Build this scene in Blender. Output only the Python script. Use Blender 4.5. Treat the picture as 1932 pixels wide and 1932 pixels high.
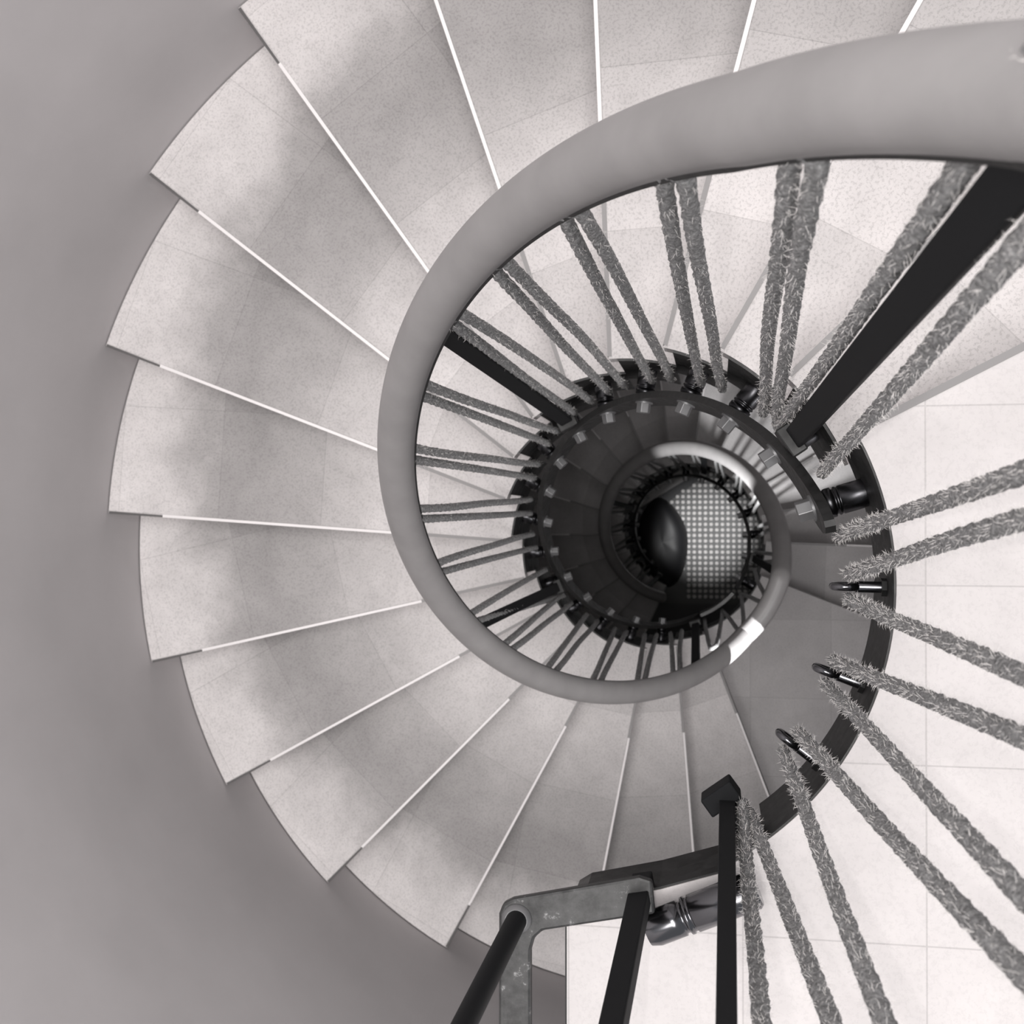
import bpy, math, random
from mathutils import Vector, Matrix
for o in list(bpy.data.objects): bpy.data.objects.remove(o)
S = bpy.context.scene
COL = S.collection
random.seed(7)

# ------------------------------------------------------------------ camera, light, exposure
cd = bpy.data.cameras.new('camera'); cam = bpy.data.objects.new('camera', cd); COL.objects.link(cam); S.camera = cam
RX = (0.98467525, 0.0, -0.17439799); RY = (-0.00155762, -0.99996011, -0.00879453); RZ = (-0.17439103, 0.0089314, -0.98463597)
CP = (0.16468537, 0.06812611, 1.65639424)
cam.matrix_world = Matrix(((RX[0], -RY[0], -RZ[0], CP[0]), (RX[1], -RY[1], -RZ[1], CP[1]), (RX[2], -RY[2], -RZ[2], CP[2]), (0, 0, 0, 1)))
cd.sensor_width = 36; cd.lens = 2170 / 1932 * 36; cd.clip_start = 0.02; cd.clip_end = 60
cd.dof.use_dof = True; cd.dof.focus_distance = 1.35; cd.dof.aperture_fstop = 13

W = bpy.data.worlds.new('world'); S.world = W; W.use_nodes = True
bg = W.node_tree.nodes['Background']; bg.inputs[0].default_value = (0.93, 0.95, 1.0, 1); bg.inputs[1].default_value = 0.38

def light(name, kind, loc, energy, target=None, size=0.1, color=(1, 1, 1), spot=None, blend=0.1, shape=None):
    l = bpy.data.lights.new(name, kind); l.energy = energy; l.color = color
    if kind == 'AREA':
        l.size = size
        if shape: l.shape = shape
    else: l.shadow_soft_size = size
    if spot: l.spot_size = math.radians(spot); l.spot_blend = blend
    o = bpy.data.objects.new(name, l); COL.objects.link(o); o.location = loc
    if target is not None:
        o.rotation_euler = (Vector(target) - Vector(loc)).to_track_quat('-Z', 'Y').to_euler()
    return o
# soft overhead fill, an unseen area light added high over the stairwell
light('overhead_fill', 'AREA', (0.3, 0.0, 8.0), 590, (0.1, 0.0, 0.0), 4.0, (1.0, 0.97, 0.95))
# the small torch of the phone that took the photograph, a few centimetres beside its lens
light('phone_torch', 'POINT', (CP[0] - 0.05, CP[1] + 0.005, CP[2] - 0.01), 7.0, None, 0.006, (1.0, 0.97, 0.95))
# lamp over the lower landing, then added spots without fixtures
light('lower_landing_lamp', 'AREA', (0.85, -0.75, 0.1), 9, (0.7, -0.6, -2.7), 0.5)
light('rail_fill_spot', 'SPOT', (-0.135, -0.165, -2.0), 85, (0.155, 0.29, -2.56), 0.035, spot=45, blend=0.06)  # unseen spot added inside the well to brighten the curved handrail
light('landing_rail_fill_spot', 'SPOT', (0.75, -0.75, -0.9), 300, (0.222, -0.288, -1.79), 0.0, spot=9.5, blend=0.15)  # narrow spot added to brighten the handrail by the lower landing
light('panel_fill_spot', 'SPOT', (0.22, 0.02, -3.6), 170, (0.10, 0.02, -5.76), 0.0, spot=20, blend=0.95)  # added spot, unseen in the well, that brightens the studded panel

S.view_settings.view_transform = 'Standard'; S.view_settings.look = 'None'; S.view_settings.gamma = 1.0
S.view_settings.exposure = 0.0; S.view_settings.use_curve_mapping = False

# ------------------------------------------------------------------ stair numbers (metres; the stair axis is x = y = 0)
H = 0.18; D = 0.28907278; T0 = 1.0420955; RO = 1.4798; RI = 0.35554; EO = 0.0057
DK = [0.0093, 0.013, 0.0115, -0.0138, -0.0103, -0.0112, -0.0056, -0.007, -0.0009, 0.0082, 0.0121, 0.0052, 0.0029, -0.0018, 0.0124, -0.01, -0.0141]
RH = 0.36287; HR = 0.9467; RR = 0.0294
def ang(k): return T0 + k * D
def pol(r, k, z): a = ang(k); return Vector((r * math.cos(a), r * math.sin(a), z))

# ------------------------------------------------------------------ materials
def mat(name, base=(0.5, 0.5, 0.5), rough=0.6, metal=0.0, spec=0.5):
    m = bpy.data.materials.new(name); m.use_nodes = True
    b = m.node_tree.nodes['Principled BSDF']
    b.inputs['Base Color'].default_value = (*base, 1); b.inputs['Roughness'].default_value = rough; b.inputs['Metallic'].default_value = metal
    b.inputs['Specular IOR Level'].default_value = spec
    return m, m.node_tree, b
def N(nt, t, **kw):
    n = nt.nodes.new(t)
    for k, v in kw.items():
        if k.startswith('i_'):
            key = k[2:]; key = int(key) if key.isdigit() else key
            n.inputs[key].default_value = v
        else: setattr(n, k, v)
    return n
def ramp(nt, stops, fac):
    r = nt.nodes.new('ShaderNodeValToRGB'); e = r.color_ramp.elements
    e[0].position, e[0].color = stops[0][0], (*([stops[0][1]] * 3), 1); e[1].position, e[1].color = stops[-1][0], (*([stops[-1][1]] * 3), 1)
    for p, v in stops[1:-1]:
        x = e.new(p); x.color = (v, v, v, 1)
    nt.links.new(fac, r.inputs[0]); return r.outputs[0]
def mix(nt, mode, a, b, fac=1.0):
    m = nt.nodes.new('ShaderNodeMix'); m.data_type = 'RGBA'; m.blend_type = mode
    if isinstance(fac, float): m.inputs[0].default_value = fac
    else: nt.links.new(fac, m.inputs[0])
    for s, v in ((6, a), (7, b)):
        if isinstance(v, tuple): m.inputs[s].default_value = v
        else: nt.links.new(v, m.inputs[s])
    return m.outputs[2]
def noise(nt, vec, scale, detail=3.0, rough=0.55):
    n = N(nt, 'ShaderNodeTexNoise', i_Scale=scale, i_Detail=detail, i_Roughness=rough); nt.links.new(vec, n.inputs['Vector']); return n.outputs['Fac']

def stone(name, tone, band_depth, tile, speck, joints=0.75):
    m, nt, b = mat(name, rough=0.62, spec=0.3)
    tc = N(nt, 'ShaderNodeTexCoord'); P = tc.outputs['Object']
    # a darker band across the step, with a cloudy outline of its own
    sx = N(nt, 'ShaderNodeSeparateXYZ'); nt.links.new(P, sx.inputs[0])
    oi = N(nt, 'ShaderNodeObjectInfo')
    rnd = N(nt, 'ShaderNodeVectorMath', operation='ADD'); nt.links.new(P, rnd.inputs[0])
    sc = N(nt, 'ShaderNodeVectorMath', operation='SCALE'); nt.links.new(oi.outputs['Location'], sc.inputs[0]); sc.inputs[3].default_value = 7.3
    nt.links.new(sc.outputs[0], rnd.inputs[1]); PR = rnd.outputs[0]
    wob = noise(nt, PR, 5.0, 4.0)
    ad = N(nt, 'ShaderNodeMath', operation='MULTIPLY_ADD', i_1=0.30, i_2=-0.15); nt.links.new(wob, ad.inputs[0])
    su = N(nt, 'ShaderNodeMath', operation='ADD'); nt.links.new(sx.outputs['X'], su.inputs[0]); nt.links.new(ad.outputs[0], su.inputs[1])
    band = ramp(nt, [(0.0, 1.0), (0.36, 1.0), (0.5, 1 - band_depth * .42), (0.62, 1 - band_depth * .75), (0.74, 1 - band_depth), (0.82, 1 - band_depth * .92), (0.92, 1 - band_depth * .25), (1.0, 1 - band_depth * .05)], su.outputs[0])
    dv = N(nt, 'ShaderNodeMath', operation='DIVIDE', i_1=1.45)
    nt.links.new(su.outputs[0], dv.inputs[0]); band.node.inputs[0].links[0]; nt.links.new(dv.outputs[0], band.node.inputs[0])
    br = N(nt, 'ShaderNodeTexBrick', offset=0.0, i_Scale=1.0)
    br.inputs['Color1'].default_value = (0.82 if band_depth > .05 else 0.965,) * 3 + (1,); br.inputs['Color2'].default_value = (1, 1, 1, 1); br.inputs['Mortar'].default_value = (joints,) * 3 + (1,)
    br.inputs['Mortar Size'].default_value = 0.0011; br.inputs['Mortar Smooth'].default_value = 0.3; br.inputs['Brick Width'].default_value = tile; br.inputs['Row Height'].default_value = tile
    nt.links.new(P, br.inputs['Vector'])
    sp = ramp(nt, [(0.0, 1.0), (0.36, 1 - speck), (0.5, 1.0), (1.0, 1.0)], noise(nt, PR, 210.0, 2.0, 0.7))
    cl = ramp(nt, [(0.25, 0.86), (0.7, 1.04)], noise(nt, PR, 9.0, 6.0, 0.65))
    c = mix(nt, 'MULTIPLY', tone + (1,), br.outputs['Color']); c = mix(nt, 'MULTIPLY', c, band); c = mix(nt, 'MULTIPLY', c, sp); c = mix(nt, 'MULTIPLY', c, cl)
    nt.links.new(c, b.inputs['Base Color']); return m

M = {}
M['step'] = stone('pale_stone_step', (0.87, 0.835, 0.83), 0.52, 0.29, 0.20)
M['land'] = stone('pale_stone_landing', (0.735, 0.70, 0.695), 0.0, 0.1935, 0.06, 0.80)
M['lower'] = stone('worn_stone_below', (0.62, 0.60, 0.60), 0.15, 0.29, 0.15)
M['nose'] = mat('white_nosing', (0.9, 0.87, 0.87), 0.4)[0]
M['nose_end'] = mat('grey_nosing_end', (0.30, 0.29, 0.29), 0.5)[0]
M['gap_shade'] = mat('dark_gap_shade', (0.12, 0.115, 0.115), 0.6)[0]
M['nose_grey'] = mat('grey_nosing', (0.26, 0.25, 0.25), 0.5)[0]
m, nt, b = mat('dark_steel', (0.028, 0.029, 0.032), 0.48)
g = N(nt, 'ShaderNodeTexCoord'); n1 = noise(nt, g.outputs['Object'], 40.0, 5.0)
nt.links.new(ramp(nt, [(0.3, 0.010), (0.75, 0.028)], n1), b.inputs['Base Color']); nt.links.new(ramp(nt, [(0.3, 0.38), (0.7, 0.6)], n1), b.inputs['Roughness']); M['steel'] = m
m, nt, b = mat('worn_steel', (0.12, 0.12, 0.125), 0.34, 0.5)
g = N(nt, 'ShaderNodeTexCoord'); n1 = noise(nt, g.outputs['Object'], 55.0, 6.0, 0.7)
nt.links.new(ramp(nt, [(0.35, 0.05), (0.62, 0.085), (0.76, 0.45)], n1), b.inputs['Base Color']); nt.links.new(ramp(nt, [(0.3, 0.3), (0.7, 0.5)], n1), b.inputs['Roughness']); M['worn'] = m
M['gloss'] = mat('glossy_dark_steel', (0.17, 0.17, 0.18), 0.2, 1.0)[0]
M['soft_steel'] = mat('soft_dark_steel', (0.075, 0.075, 0.08), 0.3, 1.0)[0]
M['bolt'] = mat('zinc_bolt', (0.24, 0.24, 0.245), 0.42, 0.5)[0]
M['black'] = mat('black_post', (0.008, 0.0085, 0.010), 0.7, 0.0, 0.25)[0]
m, nt, b = mat('grey_handrail', (0.30, 0.29, 0.29), 0.38)
g = N(nt, 'ShaderNodeTexCoord'); nt.links.new(mix(nt, 'MULTIPLY', (0.315, 0.305, 0.305, 1), ramp(nt, [(0.3, 0.9), (0.7, 1.06)], noise(nt, g.outputs['Object'], 14.0, 5.0))), b.inputs['Base Color']); M['rail'] = m
m, nt, b = mat('plaster_wall', (0.40, 0.385, 0.39), 0.85, spec=0.15)
g = N(nt, 'ShaderNodeTexCoord'); nt.links.new(mix(nt, 'MULTIPLY', (0.50, 0.48, 0.485, 1), ramp(nt, [(0.3, 0.92), (0.7, 1.05)], noise(nt, g.outputs['Object'], 2.2, 5.0))), b.inputs['Base Color']); M['wall'] = m
m, nt, b = mat('hemp_rope', (0.25, 0.24, 0.235), 0.9, spec=0.1)
g = N(nt, 'ShaderNodeTexCoord'); n1 = noise(nt, g.outputs['Object'], 260.0, 4.0, 0.75)
nt.links.new(ramp(nt, [(0.30, 0.14), (0.52, 0.34), (0.72, 0.68)], n1), b.inputs['Base Color'])
bp = N(nt, 'ShaderNodeBump', i_Strength=0.8, i_Distance=0.003); nt.links.new(n1, bp.inputs['Height']); nt.links.new(bp.outputs[0], b.inputs['Normal']); M['rope'] = m
M['fibre'] = mat('loose_hemp', (0.85, 0.82, 0.80), 0.7)[0]
M['rubber'] = mat('dark_rubber', (0.05, 0.05, 0.05), 0.5)[0]
M['stud'] = mat('pale_stud', (0.72, 0.70, 0.69), 0.45)[0]
M['groundfloor'] = mat('dark_ground', (0.045, 0.045, 0.048), 0.6)[0]
M['sheen'] = mat('dark_sheen', (0.022, 0.022, 0.024), 0.5)[0]
M['board'] = mat('grey_board', (0.45, 0.44, 0.44), 0.6)[0]

# ------------------------------------------------------------------ mesh helpers
class MB:
    def __init__(s): s.v = []; s.f = []; s.smooth = []
    def add(s, vs, fs, sm=False):
        o = len(s.v); s.v += [tuple(v) for v in vs]; s.f += [tuple(o + i for i in f) for f in fs]; s.smooth += [sm] * len(fs); return s
    def build(s, name, m, parent=None, loc=None, rotz=None, bevel=0.0):
        me = bpy.data.meshes.new(name); me.from_pydata(s.v, [], s.f); me.update()
        me.polygons.foreach_set('use_smooth', s.smooth); me.materials.append(m)
        o = bpy.data.objects.new(name, me); COL.objects.link(o)
        if parent is not None: o.parent = parent
        if loc is not None: o.location = loc
        if rotz is not None: o.rotation_euler = (0, 0, rotz)
        if bevel:
            bv = o.modifiers.new('edge', 'BEVEL'); bv.width = bevel; bv.segments = 2; bv.limit_method = 'ANGLE'
        return o
    def prism(s, pts, z0, z1):
        n = len(pts); vs = [(p[0], p[1], z0) for p in pts] + [(p[0], p[1], z1) for p in pts]
        ar = sum(pts[i][0] * pts[(i + 1) % n][1] - pts[(i + 1) % n][0] * pts[i][1] for i in range(n))
        up = list(range(n, 2 * n)); dn = list(range(n - 1, -1, -1)); sd = [(i, (i + 1) % n, n + (i + 1) % n, n + i) for i in range(n)]
        fs = [up, dn] + sd
        if ar < 0: fs = [f[::-1] for f in fs]
        return s.add(vs, fs)
    def sweep(s, path, prof, ups=None, closed=False, cap=True, sm=True):
        """prof: function(i, n) or list of (side, up) offsets; frames from tangent and up."""
        n = len(path); rings = []
        for i, p in enumerate(path):
            t = (path[min(i + 1, n - 1)] - path[max(i - 1, 0)]).normalized()
            up = ups[i] if ups else Vector((0, 0, 1))
            side = t.cross(up)
            if side.length < 1e-4: side = t.cross(Vector((1, 0, 0)))
            side.normalize(); u = side.cross(t).normalized()
            pr = prof(i / (n - 1)) if callable(prof) else prof
            rings.append([p + side * a + u * b for a, b in pr])
        k = len(rings[0]); vs = [v for r in rings for v in r]
        fs = [(i * k + j, i * k + (j + 1) % k, (i + 1) * k + (j + 1) % k, (i + 1) * k + j) for i in range(n - 1) for j in range(k)]
        s.add(vs, [f[::-1] for f in fs], sm)
        if cap: s.add(rings[0], [tuple(range(k))]); s.add(rings[-1], [tuple(range(k - 1, -1, -1))])
        return s
    def cyl(s, a, b, r0, r1=None, n=20, sm=True):
        a = Vector(a); b = Vector(b); r1 = r0 if r1 is None else r1
        t = (b - a).normalized(); x = t.orthogonal().normalized(); y = t.cross(x)
        vs = [a + (x * math.cos(2 * math.pi * i / n) + y * math.sin(2 * math.pi * i / n)) * r0 for i in range(n)] + [b + (x * math.cos(2 * math.pi * i / n) + y * math.sin(2 * math.pi * i / n)) * r1 for i in range(n)]
        s.add(vs, [(i, (i + 1) % n, n + (i + 1) % n, n + i) for i in range(n)], sm)
        s.add(vs[:n], [tuple(range(n - 1, -1, -1))]); s.add(vs[n:], [tuple(range(n))]); return s
    def lathe(s, a, b, prof, n=24):
        """prof: list of (t along a-b in metres, radius)"""
        a = Vector(a); t = (Vector(b) - a).normalized(); x = t.orthogonal().normalized(); y = t.cross(x)
        vs = [a + t * d + (x * math.cos(2 * math.pi * i / n) + y * math.sin(2 * math.pi * i / n)) * r for d, r in prof for i in range(n)]
        m = len(prof)
        s.add(vs, [(j * n + i, j * n + (i + 1) % n, (j + 1) * n + (i + 1) % n, (j + 1) * n + i) for j in range(m - 1) for i in range(n)], True)
        s.add(vs[:n], [tuple(range(n - 1, -1, -1))]); s.add(vs[-n:], [tuple(range(n))]); return s
    def box(s, c, x, y, z):
        """c centre, x/y/z half-axis vectors"""
        c = Vector(c); x = Vector(x); y = Vector(y); z = Vector(z)
        vs = [c + x * i + y * j + z * k for k in (-1, 1) for j in (-1, 1) for i in (-1, 1)]
        fs = [(0, 2, 3, 1), (4, 5, 7, 6), (0, 1, 5, 4), (2, 6, 7, 3), (0, 4, 6, 2), (1, 3, 7, 5)]
        if x.cross(y).dot(z) < 0: fs = [f[::-1] for f in fs]
        return s.add(vs, fs)
    def torus(s, c, nrm, R, r, n=24, k=10):
        nrm = Vector(nrm).normalized(); x = nrm.orthogonal().normalized(); y = nrm.cross(x); c = Vector(c); vs = []
        for i in range(n):
            d = x * math.cos(2 * math.pi * i / n) + y * math.sin(2 * math.pi * i / n)
            for j in range(k):
                a = 2 * math.pi * j / k; vs.append(c + d * (R + r * math.cos(a)) + nrm * (r * math.sin(a)))
        return s.add(vs, [(i * k + j, ((i + 1) % n) * k + j, ((i + 1) % n) * k + (j + 1) % k, i * k + (j + 1) % k) for i in range(n) for j in range(k)], True)

def thing(o, label, cat, group=None):
    o['label'] = label; o['category'] = cat
    if group: o['group'] = group
    return o
def empty(name, loc=(0, 0, 0), rotz=0.0):
    o = bpy.data.objects.new(name, None); COL.objects.link(o); o.location = loc; o.rotation_euler = (0, 0, rotz); o.empty_display_size = 0.05; return o
def struct(o): o['kind'] = 'structure'; return o
ORD = 'first second third fourth fifth sixth seventh eighth ninth tenth eleventh twelfth thirteenth fourteenth fifteenth sixteenth seventeenth'.split()

# ------------------------------------------------------------------ the setting
# round stairwell wall: full round below the landing, open beside the landing above it
def wall_sector(a0, a1, z0, z1, mb, n):
    r0, r1 = RO + 0.004, RO + 0.12
    for i in range(n):
        t, u = a0 + (a1 - a0) * i / n, a0 + (a1 - a0) * (i + 1) / n
        c = [(r * math.cos(x), r * math.sin(x), z) for z in (z0, z1) for x in (t, u) for r in (r0, r1)]
        mb.add(c, [(0, 2, 6, 4), (1, 5, 7, 3), (4, 6, 7, 5), (0, 1, 3, 2)], True)
    for x, fl in ((a0, False), (a1, True)):
        q = [(r * math.cos(x), r * math.sin(x), z) for z in (z0, z1) for r in (r0, r1)]
        mb.add(q, [(0, 2, 3, 1) if fl else (0, 1, 3, 2)])
wl = MB(); A0, A1 = math.radians(27.3), math.radians(269.5)
wall_sector(A0, A1, -5.76, 2.6, wl, 96); wall_sector(A1, A0 + 2 * math.pi, -5.76, 0.2, wl, 36)
struct(wl.build('wall_left', M['wall']))
# upper landing slab with its dark steel edge
def arc(r, k0, k1, n): return [pol(r, k0 + (k1 - k0) * i / n, 0) for i in range(n + 1)]
nose_a = ang(-2) + DK[0]; nd = Vector((math.cos(nose_a), math.sin(nose_a), 0)); nn = Vector((-nd.y, nd.x, 0))
p_nose = nd * math.sqrt(0.357 ** 2 - EO ** 2) + nn * EO; p_far = nd * 2.6 + nn * EO
edge = [p_nose] + arc(0.357, -2.15, -6.88, 40) + [Vector((0.168, -0.321, 0)), Vector((0.102, -0.342, 0)), Vector((0.016, -0.362, 0)), Vector((0.002, -0.371, 0)), Vector((-0.002, -0.385, 0)), Vector((-0.002, -2.4, 0))]
slab = edge + [Vector((2.6, -2.4, 0)), p_far]
lp = MB().prism([(p.x, p.y) for p in slab], 0.255, 0.36)
fl = struct(lp.build('floor_1', M['land']))
fe = MB()
offs = []
for i, p in enumerate(edge):
    t = (edge[min(i + 1, len(edge) - 1)] - edge[max(i - 1, 0)]).normalized(); offs.append(p + Vector((t.y, -t.x, 0)) * 0.0022)
for i in range(len(edge) - 1):
    zb = 0.197 if i < 40 else 0.252
    q = [edge[i], edge[i + 1], offs[i + 1], offs[i]]
    fe.prism([(p.x, p.y) for p in q], zb, 0.3575)
ft = fe.build('edge_plate', M['steel'], fl)
ns = MB(); q = [p_nose - nn * 0.005, p_far - nn * 0.005, p_far + nn * 0.003, p_nose + nn * 0.003]
ns.prism([(v.x, v.y) for v in q], 0.33, 0.3615); ns.build('nosing', M['nose_grey'], fl)
# lower landing and ground floor
ll = [pol(RI + .001, -7.77 + (2.87) * i / 24, 0) for i in range(25)] + [pol(RO, -4.9 - 2.87 * i / 24, 0) for i in range(25)]
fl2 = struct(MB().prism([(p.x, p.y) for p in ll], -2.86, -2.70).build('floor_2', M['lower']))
MB().prism([(p.x, p.y) for p in [pol(RI - .003, -7.77 + 2.87 * i / 24, 0) for i in range(25)] + [pol(RI + .001, -4.9 - 2.87 * i / 24, 0) for i in range(25)]], -2.863, -2.703).build('edge_plate', M['steel'], fl2)
struct(MB().prism([(1.6 * math.cos(i * math.pi / 32), 1.6 * math.sin(i * math.pi / 32)) for i in range(64)], -5.86, -5.76).build('floor_3', M['groundfloor']))
tb = MB(); tb.box((-0.16, 0.296, -5.735), Vector((0.17, 0.104, 0)), Vector((-0.019, 0.031, 0)), (0, 0, 0.025)); struct(tb.build('trim_1', M['board'], bevel=0.004))

# ------------------------------------------------------------------ steps
def step_meshes(back, ri, ro, fz):
    n = 14
    def P(r, a): return (r * math.cos(a), r * math.sin(a))
    def tread(r0, r1, bk, off):
        b0 = math.asin((off - 0.030) / r0) - bk; b2 = math.asin((off - 0.030) / r1) - bk
        inner = [P(r0, b0 + (math.asin(off / r0) - b0) * i / n) for i in range(n + 1)]
        outer = [P(r1, math.asin(off / r1) - (math.asin(off / r1) - b2) * i / n) for i in range(n + 1)]
        return inner + outer
    T = MB().prism(tread(ri, ro, back, EO), -0.042, 0.0)
    Nn = MB(); x0, x1 = ri + 0.30, ro - 0.16
    Nn.prism([(x0, EO - 0.0045), (x1, EO - 0.0055), (x1, EO + 0.002), (x0, EO + 0.002)], -0.010, 0.0012)
    Ne = MB().prism([(ri + 0.004, EO - 0.005), (x0, EO - 0.0065), (x0, EO + 0.002), (ri + 0.004, EO + 0.002)], -0.010, 0.0012)  # inner length of the nosing in a darker grey
    Nc = MB().prism([(x1, EO - 0.0035), (ro - 0.002, EO - 0.0045), (ro - 0.002, EO + 0.0025), (x1, EO + 0.002)], -0.030, 0.0012)  # dark strip standing in for the shaded gap beyond the nosing
    Rr = MB().prism([(ri + .002, EO - 0.032), (ro, EO - 0.032), (ro, EO - 0.014), (ri + .002, EO - 0.014)], -H + 0.0005, -0.042)
    F = MB(); b1 = math.asin((EO - 0.016) / ri)
    F.prism([P(ri - 0.0004, b1 - (back - .001) * (1 - i / n)) for i in range(n + 1)] + [P(ri - 0.004, b1 - (back - .001) * i / n) for i in range(n + 1)], fz, -0.003)
    return T, Nn, Ne, Nc, Rr, F
def make_step(k_angle, z, label, group, mt, back, fz=-0.26):
    e = empty('stair_step', (0, 0, z), k_angle); thing(e, label, 'stair step', group)
    T, Nn, Ne, Nc, Rr, F = step_meshes(back, RI, RO, fz)
    T.build('tread', mt, e); Nn.build('nosing', M['nose'], e); Ne.build('nosing_end', M['nose_end'], e); Nc.build('nosing_gap_shade', M['gap_shade'], e); Rr.build('riser', mt, e); F.build('end_plate', M['steel'], e)
for k in range(-1, 15):
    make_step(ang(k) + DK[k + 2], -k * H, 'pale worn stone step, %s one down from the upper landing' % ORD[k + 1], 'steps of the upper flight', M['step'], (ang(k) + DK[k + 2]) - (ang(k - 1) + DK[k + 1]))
LK = {j: ang(j - 19.75) for j in range(16, 32)}; LK[16] = ang(-3.73)
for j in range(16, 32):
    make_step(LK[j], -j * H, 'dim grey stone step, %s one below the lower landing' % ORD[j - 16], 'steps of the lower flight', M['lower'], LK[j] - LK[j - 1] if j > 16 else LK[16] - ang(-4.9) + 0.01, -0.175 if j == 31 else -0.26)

# ------------------------------------------------------------------ balustrades
def rail_pt(k):
    """upper handrail centre at step number k (k < -1.7: level along the landing; k > 15.29: level along the lower landing)"""
    z = min(-k * H + HR, 1.253); z = max(z, -1.805)
    r = RH + (min(-k, 1.3) * 0.0135 if k < 0 else 0.0)
    return pol(r, k, z)
def lower_rail_pt(kk): return pol(RH, kk, min(-(kk + 19.75) * H + HR, -1.805))
OVAL = [(RR * 1.0 * math.cos(2 * math.pi * i / 24), RR * 0.86 * math.sin(2 * math.pi * i / 24)) for i in range(24)]
def flat(w, h): return [(w / 2, -h / 2), (w / 2, h / 2), (-w / 2, h / 2), (-w / 2, -h / 2)]
def frange(a, b, n): return [a + (b - a) * i / n for i in range(n + 1)]
SPLIT = 14.6
bal = empty('stair_balustrade', (0, 0, 0)); thing(bal, 'curved balustrade of the upper flight with thick grey handrail and black posts', 'balustrade')
MB().sweep([rail_pt(k) for k in frange(-7.6, SPLIT, 360)], OVAL).build('handrail', M['rail'], bal)['label'] = 'thick smooth grey handrail'
def lip(k): p = rail_pt(k); r = math.hypot(p.x, p.y); return Vector((p.x * (r - .016) / r, p.y * (r - .016) / r, p.z - 0.024))
MB().sweep([lip(k) for k in frange(-7.6, SPLIT - .05, 300)], flat(0.018, 0.014), sm=False).build('rope_rail', M['steel'], bal)
BT, BB = -0.17, -0.315
def bar_pt(k, z0=0.0): return pol(0.2985, k, -k * H + z0 + (BT + BB) / 2)
def bar_prof(f0, f1):
    def f(t): return flat(0.0115, BT - BB)
    return f
def bar_mesh(k0, k1, z0, n):
    mb = MB(); kk = frange(k0, k1, n); L = len(kk)
    def hh(i):      # rounded ends
        d = min(i, L - 1 - i); return (BT - BB) / 2 * (1.0 if d >= 5 else math.sqrt(max(0.05, 1 - ((5 - d) / 5.0) ** 2)))
    rings = []
    for i, k in enumerate(kk):
        z = -k * H + z0 + (BT + BB) / 2; h = hh(i)
        rings.append([pol(0.293, k, z - h), pol(0.305, k, z - h), pol(0.305, k, z + h), pol(0.293, k, z + h)])
    vs = [v for r in rings for v in r]
    mb.add(vs, [(i * 4 + j, i * 4 + (j + 1) % 4, (i + 1) * 4 + (j + 1) % 4, (i + 1) * 4 + j) for i in range(L - 1) for j in range(4)])
    mb.add(rings[0], [(3, 2, 1, 0)]); mb.add(rings[-1], [(0, 1, 2, 3)]); return mb
bar_mesh(-2.95, 13.9, 0, 200).build('bottom_rail', M['steel'], bal)
BO = -2.5806; BZ = -0.228
def standoff(k, z, parent, rich=True):
    a = pol(0.3055, k, z); L = 0.0455 if k > -2 or parent.name != 'stair_balustrade' else 0.0490; b = pol(0.3055 + L, k, z); R = 0.0175
    so = MB().lathe(a, b, [(0, R * .9), (0.004, R * 1.04), (0.011, R * 1.04), (0.012, R * .88), (0.014, R * .88), (0.015, R), (0.017, R), (0.018, R * .93), (0.0195, R * .93), (0.0205, R), (L, R)]).build('standoff', M['soft_steel'], parent)
    bo = MB(); u = pol(1, k, 0); 
    bo.cyl(pol(0.2935, k, z), pol(0.290, k, z), 0.0165, n=20)
    bo.cyl(pol(0.290, k, z), pol(0.273, k, z), 0.0135, 0.0132, n=6, sm=False)
    bo.build('bolt', M['bolt'], so, bevel=0.0008 if rich else 0.0)
for i in range(16): standoff(BO + i, -(BO + i) * H + BZ, bal)
def post(k, z0, z1, w0, w1, th, parent, r0=0.318, r1=0.350, lean=0.0):
    mb = MB(); t = Vector((-math.sin(ang(k)), math.cos(ang(k)), 0)); u = pol(1, k, 0)
    vs = []
    for z, w, r, q in ((z0, w0, r0, 0), (z1, w1, r1, lean)):
        c = pol(r, k + q, z); vs += [c - t * w / 2 - u * th / 2, c + t * w / 2 - u * th / 2, c + t * w / 2 + u * th / 2, c - t * w / 2 + u * th / 2]
    mb.add(vs, [(3, 2, 1, 0), (4, 5, 6, 7), (0, 1, 5, 4), (1, 2, 6, 5), (2, 3, 7, 6), (3, 0, 4, 7)])
    po = mb.build('post', M['black'], parent, bevel=0.002)
    c = pol(0.313, k, z0 + 0.006)
    MB().box(c, t * 0.021, u * 0.011, (0, 0, 0.019)).build('foot', M['steel'], po, bevel=0.002)
for k in (-1.57, 3.49, 8.63, 13.7): post(k, -k * H - 0.155, rail_pt(k + (0.1 if k > -1 else 0.2)).z - 0.034, 0.027 if k > -1 else 0.029, 0.025 if k > -1 else 0.026, 0.012, bal, r1=0.350 if k > -1 else 0.377, lean=0.1 if k > -1 else 0.2)

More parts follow.
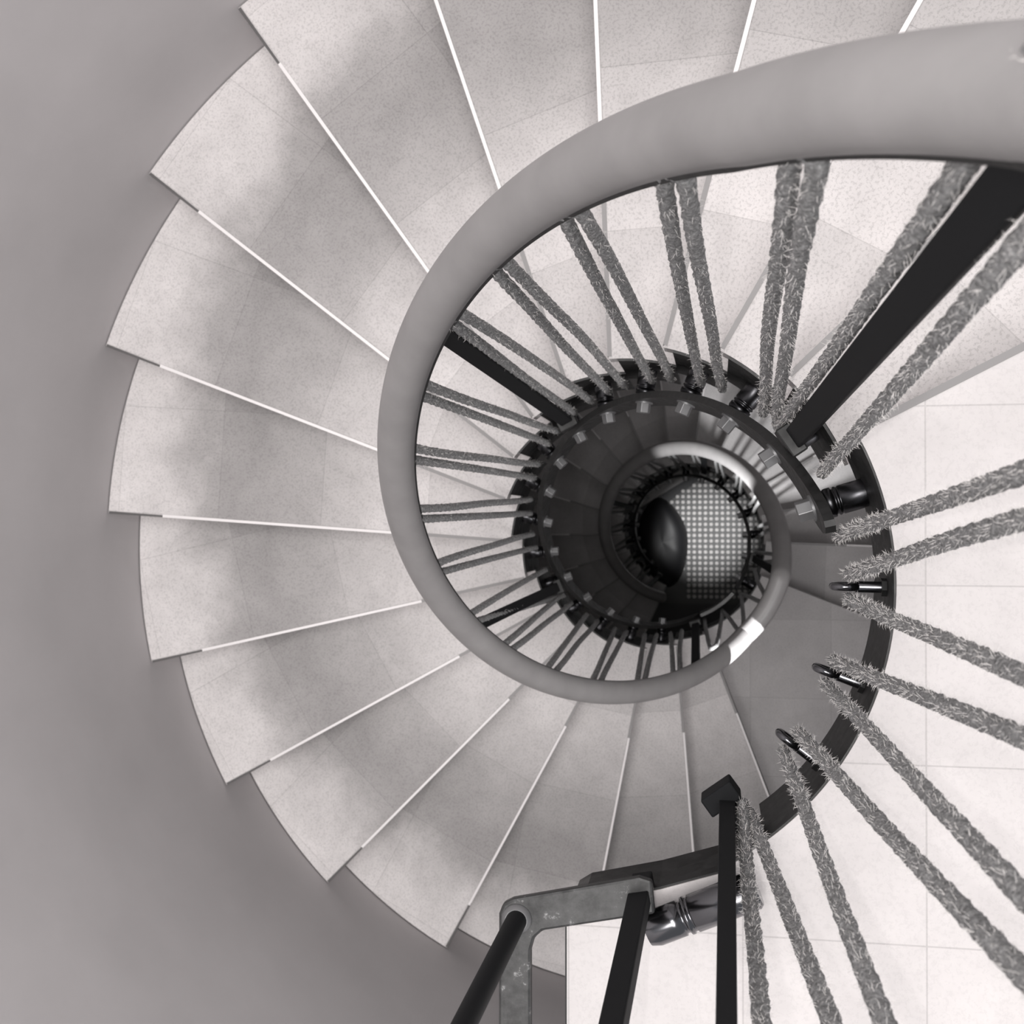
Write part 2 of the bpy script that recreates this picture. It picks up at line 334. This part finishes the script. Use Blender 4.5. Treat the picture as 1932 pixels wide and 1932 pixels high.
# ------------------------------------------------------------------ landing guard (eyebolts, post, corner plate)
def eyebolt(k, z, label):
    e = empty('eyebolt', pol(0.357, k, z)); thing(e, label, 'eyebolt', 'eyebolts on the landing edge')
    o = Vector(e.location); u = pol(1, k, 0); t = Vector((-u.y, u.x, 0))
    MB().cyl(u * -0.0026, u * -0.036, 0.0065, n=14).build('shank', M['gloss'], e)
    MB().cyl(u * -0.0026, u * -0.008, 0.0105, n=6, sm=False).build('nut', M['steel'], e)
    MB().torus(u * -0.048, t, 0.0125, 0.0048).build('eye', M['gloss'], e); return e
EYES = {-3.66: 0.30, -4.80: 0.275, -5.83: 0.275}
for (k, z), w in zip(EYES.items(), ('nearest the standoff', 'middle one of the three', 'nearest the landing post')):
    eyebolt(k, z, 'dark eyebolt on the landing edge holding two rope ends, %s' % w)
lg = empty('landing_post', (0.1775, -0.266, 0.30)); thing(lg, 'slim black post on a dark bracket at the curved landing edge', 'post')
u = Vector((0.181, -0.247, 0)).normalized(); t = Vector((-u.y, u.x, 0))
pm = MB(); pm.add([Vector((x * w - 0.0103 * (z + 0.03), y * w + 0.0063 * (z + 0.03), z)) for z, w in ((-0.03, 0.0092), (0.955, 0.0058)) for x, y in ((-1, -1), (1, -1), (1, 1), (-1, 1))], [(3, 2, 1, 0), (4, 5, 6, 7), (0, 1, 5, 4), (1, 2, 6, 5), (2, 3, 7, 6), (3, 0, 4, 7)])
pm.build('upright', M['black'], lg, bevel=0.001)
br = MB(); br.box(u * -0.012 + Vector((0, 0, -0.035)), t * 0.021, u * 0.012, (0, 0, 0.022)); br.cyl(u * -0.004 + Vector((0, 0, -0.04)), u * 0.050 + Vector((0, 0, -0.04)), 0.012); br.build('bracket', M['black'], lg, bevel=0.002)

gd = empty('landing_guard', (-0.05, -0.366, 0.40)); thing(gd, 'worn steel corner plate with two dark uprights at the landing edge', 'guard rail')
O = Vector(gd.location)
out = [(0.097, -0.317), (0.1, -0.352), (-0.022, -0.3775), (-0.031, -0.386), (-0.035, -0.40), (-0.035, -1.40), (-0.0735, -1.40), (-0.0705, -0.362), (-0.066, -0.3505), (-0.055, -0.3445), (0.083, -0.3135)]
MB().prism([(x - O.x, y - O.y) for x, y in out], 0.0, 0.012).build('corner_plate', M['worn'], gd, bevel=0.003)
up = MB(); up.cyl((0, 0, 0.012), (0, 0, 0.84), 0.0115, 0.0095); uo = up.build('upright', M['black'], gd)
MB().lathe((0, 0, 0.012), (0, 0, 0.02), [(0, 0.0165), (0.004, 0.0165), (0.007, 0.0125)]).build('collar', M['bolt'], uo)
u5 = Vector((0.083, -0.337, 0.40)) - O
pm = MB(); d1 = Vector((0.98, 0.19, 0)); d2 = Vector((-0.19, 0.98, 0))
pm.add([u5 + d1 * x * w + d2 * y * w2 + Vector((0, 0, z)) for z, w, w2 in ((-0.06, 0.0115, 0.008), (0.84, 0.0095, 0.006)) for x, y in ((-1, -1), (1, -1), (1, 1), (-1, 1))], [(3, 2, 1, 0), (4, 5, 6, 7), (0, 1, 5, 4), (1, 2, 6, 5), (2, 3, 7, 6), (3, 0, 4, 7)])
pm.build('upright', M['black'], gd, bevel=0.0015)
ca = Vector((0.100, -0.372, 0.395)) - O; cb = Vector((0.208, -0.324, 0.395)) - O; L = (cb - ca).length; R = 0.0205
MB().lathe(ca, cb, [(-0.01, R * .8), (0, R * .95), (0.02, R * .95), (0.03, R * .95), (0.031, R * .84), (0.035, R * .84), (0.036, R), (0.039, R), (0.040, R * .9), (0.043, R * .9), (0.044, R), (L - .004, R), (L, R * .85)]).build('spacer_tube', M['gloss'], gd)

# ------------------------------------------------------------------ lower balustrade
lb = empty('stair_balustrade', (0, 0, -2.7)); thing(lb, 'dim balustrade of the lower flight deep in the stairwell, its grey rail partly lit bright', 'balustrade')
def sh(v): return v + Vector((0, 0, 2.7))
MB().sweep([sh(rail_pt(k)) for k in frange(SPLIT + 0.004, 16.87, 50)] + [sh(lower_rail_pt(kk)) for kk in frange(-4.85, 11.5, 220)], OVAL).build('handrail', M['rail'], lb)['label'] = 'grey handrail partly lit bright white'
bm = bar_mesh(-5.9, 10.2, -19.75 * H, 140); bm.v = [(x, y, z + 2.7) for x, y, z in bm.v]; bm.build('bottom_rail', M['steel'], lb)
lv = MB(); kk = frange(-7.75, -6.05, 24)
rings = [[sh(pol(r, k, z)) for r, z in ((0.293, -2.80), (0.305, -2.80), (0.305, -2.68), (0.293, -2.68))] for k in kk]
lv.add([v for r in rings for v in r], [(i * 4 + j, i * 4 + (j + 1) % 4, (i + 1) * 4 + (j + 1) % 4, (i + 1) * 4 + j) for i in range(24) for j in range(4)]); lv.add(rings[0], [(3, 2, 1, 0)]); lv.add(rings[-1], [(0, 1, 2, 3)])
lv.build('bottom_rail', M['worn'], lb)
for i in range(16):
    k = -5.4 + i; z = -(k + 19.75) * H + BZ + 2.7; standoff(k, z, lb, False)
for k in (-4.4, 0.6, 5.6, 10.6): post(k, -(k + 19.75) * H - 0.155 + 2.7, lower_rail_pt(k).z - 0.02 + 2.7, 0.025, 0.024, 0.012, lb)

# ------------------------------------------------------------------ ropes
def rope_path(a, b, sag, n):
    a, b = Vector(a), Vector(b); d = b - a; s = d.cross(Vector((0, 0, 1))).normalized() if abs(d.normalized().z) < .999 else Vector((1, 0, 0))
    p1, p2 = random.uniform(-1, 1), random.uniform(-1, 1)
    return [a + d * t + s * (sag * (math.sin(math.pi * t) * p1 + .4 * math.sin(3 * math.pi * t) * p2)) for t in [i / n for i in range(n + 1)]]
def rope_tube(mb, path, r, seg, pitch=0.032):
    acc = 0.0; rings = []; ref = Vector((0.3, 0.9, 0.2)).normalized(); n = len(path)
    for i, p in enumerate(path):
        if i: acc += (p - path[i - 1]).length
        t = (path[min(i + 1, n - 1)] - path[max(i - 1, 0)]).normalized(); x = (ref - t * ref.dot(t)).normalized(); y = t.cross(x)
        tw = 2 * math.pi * acc / pitch / 3 * 1.0
        ring = []
        for j in range(seg):
            a = 2 * math.pi * j / seg
            rr = r * (0.84 + 0.17 * abs(math.cos(1.5 * (a - tw))) + random.uniform(-.09, .09)); ring.append(p + (x * math.cos(a) + y * math.sin(a)) * rr)
        rings.append(ring)
    mb.add([v for q in rings for v in q], [(i * seg + j, i * seg + (j + 1) % seg, (i + 1) * seg + (j + 1) % seg, (i + 1) * seg + j) for i in range(n - 1) for j in range(seg)], True)
    mb.add(rings[0], [tuple(range(seg - 1, -1, -1))]); mb.add(rings[-1], [tuple(range(seg))])
def fuzz(mb, path, r, count, ln):
    n = len(path)
    for _ in range(count):
        i = random.randrange(n - 1); p = path[i].lerp(path[i + 1], random.random()); t = (path[i + 1] - path[i]).normalized()
        x = t.orthogonal().normalized(); x.rotate(Matrix.Rotation(random.uniform(0, 2 * math.pi), 3, t)); y = t.cross(x)
        l = ln * random.uniform(.3, 1.3); d = (x + t * random.uniform(-1.3, 1.3) + y * random.uniform(-.8, .8)).normalized()
        d2 = (d + t * random.uniform(-.8, .8) + y * random.uniform(-.8, .8)).normalized()
        b = p + x * r * .8; m_ = b + d * l * .55; e = m_ + d2 * l * .45
        w = d.cross(t)
        if w.length < .05: w = y
        w = w.normalized() * 0.00017; h = d.cross(w).normalized() * 0.00017
        mb.add([b - w, b + w, b + h, m_ - w * .8, m_ + w * .8, m_ + h * .8, e], [(0, 1, 4, 3), (1, 2, 5, 4), (2, 0, 3, 5), (3, 4, 6), (4, 5, 6), (5, 3, 6)])
def rope_loop(apex, feet, label, group, r=0.0074, seg=12, step=0.0035, sag=0.004, fz=0, name='rope', spread=None):
    mb = MB(); fb = MB(); base = Vector(feet[0])
    e = empty(name, base); thing(e, label, 'rope', group)
    tang = Vector((-apex.y, apex.x, 0)).normalized(); rad = Vector((apex.x, apex.y, 0)).normalized()
    for s, f in zip((-1, 1), feet):
        f = Vector(f); side = 1 if (f - apex).dot(tang) > 0 else -1
        if len(feet) == 2: side = 1 if (Vector(f) - (Vector(feet[0]) + Vector(feet[1])) / 2).dot(tang) > 0 else -1
        a = apex + tang * side * (spread or r * 1.25)
        path = rope_path(f, a, sag, max(8, int((a - f).length / step)))
        path = [p - base for p in path]; rope_tube(mb, path, r, seg)
        if fz: fuzz(fb, path, r, fz, 0.0075)
    w = spread or r * 1.25
    if len(feet) == 2:  # the bight over the rope rail
        q = [apex - base + tang * w * math.cos(x) + Vector((0, 0, 1)) * r * 1.4 * math.sin(x) for x in [math.pi * i / 12 for i in range(13)]]
        rope_tube(mb, q, r, seg)
    mb.build('strand', M['rope'], e)
    if fz:
        fo = fb.build('loose_fibres', M['fibre'], e); fo['kind'] = 'stuff'
def apex_at(k, dz=-0.042): p = rail_pt(k); r = math.hypot(p.x, p.y); return pol(r - 0.018, k, p.z + dz)
# upper flight
for i in range(0, 14):
    a = i + 0.43 if i < 13 else 13.3
    f = [pol(0.328, a - 0.35 + s, -(a - .35 + s) * H - 0.20) for s in (-.2, .2)]
    if i == 3: f = [pol(0.328, 2.75, -2.75 * H - .2), pol(0.328, 3.25, -3.25 * H - .2)]; a = 3.3
    if i == 8: f = [pol(0.328, 8.0, -8.0 * H - .2), pol(0.328, 8.95, -8.95 * H - .2)]; a = 8.55
    rope_loop(apex_at(a), f, 'frayed rope loop under the handrail, %s one downhill of the broad top post' % ORD[i + 1], 'rope loops of the upper flight', fz=420 if i < 6 else 90)
rope_loop(apex_at(-0.45), [pol(0.322, -1.22, 0.03), pol(0.322, -0.95, -0.02)], 'frayed rope loop under the handrail, first one downhill of the broad top post', 'rope loops of the upper flight', fz=900)
# landing: zigzag between the eyebolts and the level rail
def eye(k, s): a = ang(k); return pol(0.313, k, EYES[k] - 0.002) + Vector((-math.sin(a), math.cos(a), 0)) * (0.014 * s)
LA = lambda x, y: Vector((x, y, 1.212))
pairs = [(Vector((0.300, 0.230, 1.198)), [pol(0.318, -1.28, 0.05), pol(0.318, -2.18, 0.22)], 'frayed rope pair spread either side of the broad black post at top right'),
         (LA(0.3625, 0.107), [Vector((0.306, 0.052, 0.26)), eye(-3.66, 1)], 'hairy rope pair running right from the standoff and the first eyebolt'),
         (LA(0.376, -0.040), [eye(-3.66, -1), eye(-4.80, 1)], 'hairy rope pair between the first and the middle eyebolt of the landing'),
         (LA(0.344, -0.157), [eye(-4.80, -1), eye(-5.83, 1)], 'hairy rope pair between the middle eyebolt and the one nearest the landing post'),
         (LA(0.272, -0.264), [eye(-5.83, -1), Vector((0.203, -0.272, 0.28))], 'hairy rope pair from the last eyebolt and the landing post bracket'),
         (LA(0.190, -0.329), [Vector((0.196, -0.262, 0.275))], 'single hairy rope running close beside the slim landing post')]
for ap, f, lab in pairs: rope_loop(ap, f, lab, 'ropes of the landing guard', fz=1500, sag=0.003, spread=0.021 if 'broad' in lab else None)
# lower flight
for i in range(15):
    a = -4.0 + i; p = lower_rail_pt(a); ap = pol(RH - .018, a, p.z - 0.042)
    f = [pol(0.328, a - .35 + s, -(a - .35 + s + 19.75) * H - 0.20) for s in (-.2, .2)]
    rope_loop(ap, f, 'dim rope loop of the lower flight, %s one down from the lower landing' % ORD[i], 'rope loops of the lower flight', seg=7, step=0.02)
for i, (a, f) in enumerate([(-7.4, (-7.7, -6.9)), (-6.4, (-6.9, -5.9)), (-5.3, (-5.9, -4.8))]):
    rope_loop(pol(RH - .018, a, -1.847), [pol(0.325, k, -2.78) for k in f], 'dim rope pair at the lower landing edge, %s one counting along the rail downhill' % ORD[i], 'ropes at the lower landing edge', seg=7, step=0.02)

# ------------------------------------------------------------------ ground floor: studded panel and the dark rounded shape
pn = empty('studded_panel', (0.13, 0.01, -5.76)); thing(pn, 'dark floor panel with a grid of pale round studs at the stairwell bottom', 'floor panel')
MB().prism([(-0.42, -0.46), (0.36, -0.46), (0.36, 0.46), (0.12, 0.46), (-0.42, 0.08)], 0.0, 0.012).build('base', M['rubber'], pn)
st = MB(); pitch = 0.0353
for i in range(-11, 10):
    for j in range(-12, 13):
        x, y = i * pitch + 0.006, j * pitch + 0.01
        if 0.233 * (y + 0.01 - 0.205) - 0.164 * (x + 0.13 + 0.136) > 0: continue
        if x + 0.13 < -0.075 - (0.13 if y < 0.01 else 0.33) * (y - 0.01): continue
        st.add([(x + r * math.cos(t), y + r * math.sin(t), z) for r, z in ((0.0125, 0.011), (0.0122, 0.016), (0.0085, 0.0195)) for t in [k * math.pi / 6 for k in range(12)]],
               [(a * 12 + k, a * 12 + (k + 1) % 12, (a + 1) * 12 + (k + 1) % 12, (a + 1) * 12 + k) for a in range(2) for k in range(12)] + [tuple(range(24, 36))], True)
st.build('studs', M['stud'], pn)
bg_ = empty('mass', (-0.165, -0.06, -5.748)); thing(bg_, 'dark rounded bag with a grey sheen lying over the left of the studded panel', 'mass')  # rounded dark mass of unidentified kind
b_ = MB(); nu, nv = 28, 14; vs = []
for i in range(nv + 1):
    ph = math.pi / 2 * (1 - i / nv)
    for j in range(nu):
        t = 2 * math.pi * j / nu
        rx = 0.145 * (1 + .10 * math.cos(2 * t + .6) + .05 * math.sin(3 * t)); ry = 0.285 * (1 + .06 * math.sin(2 * t))
        c = math.cos(ph) ** 0.6
        y = ry * c * math.sin(t); vs.append((rx * c * math.cos(t) - 0.05 * (y / .31) * abs(y / .31) * 1.0, y, 0.12 * math.sin(ph) * (1 + .25 * math.sin(2.2 * t) * math.cos(ph))))
b_.add(vs, [(i * nu + j, (i + 1) * nu + j, (i + 1) * nu + (j + 1) % nu, i * nu + (j + 1) % nu) for i in range(nv) for j in range(nu)], True)
b_.build('body', M['sheen'], bg_)
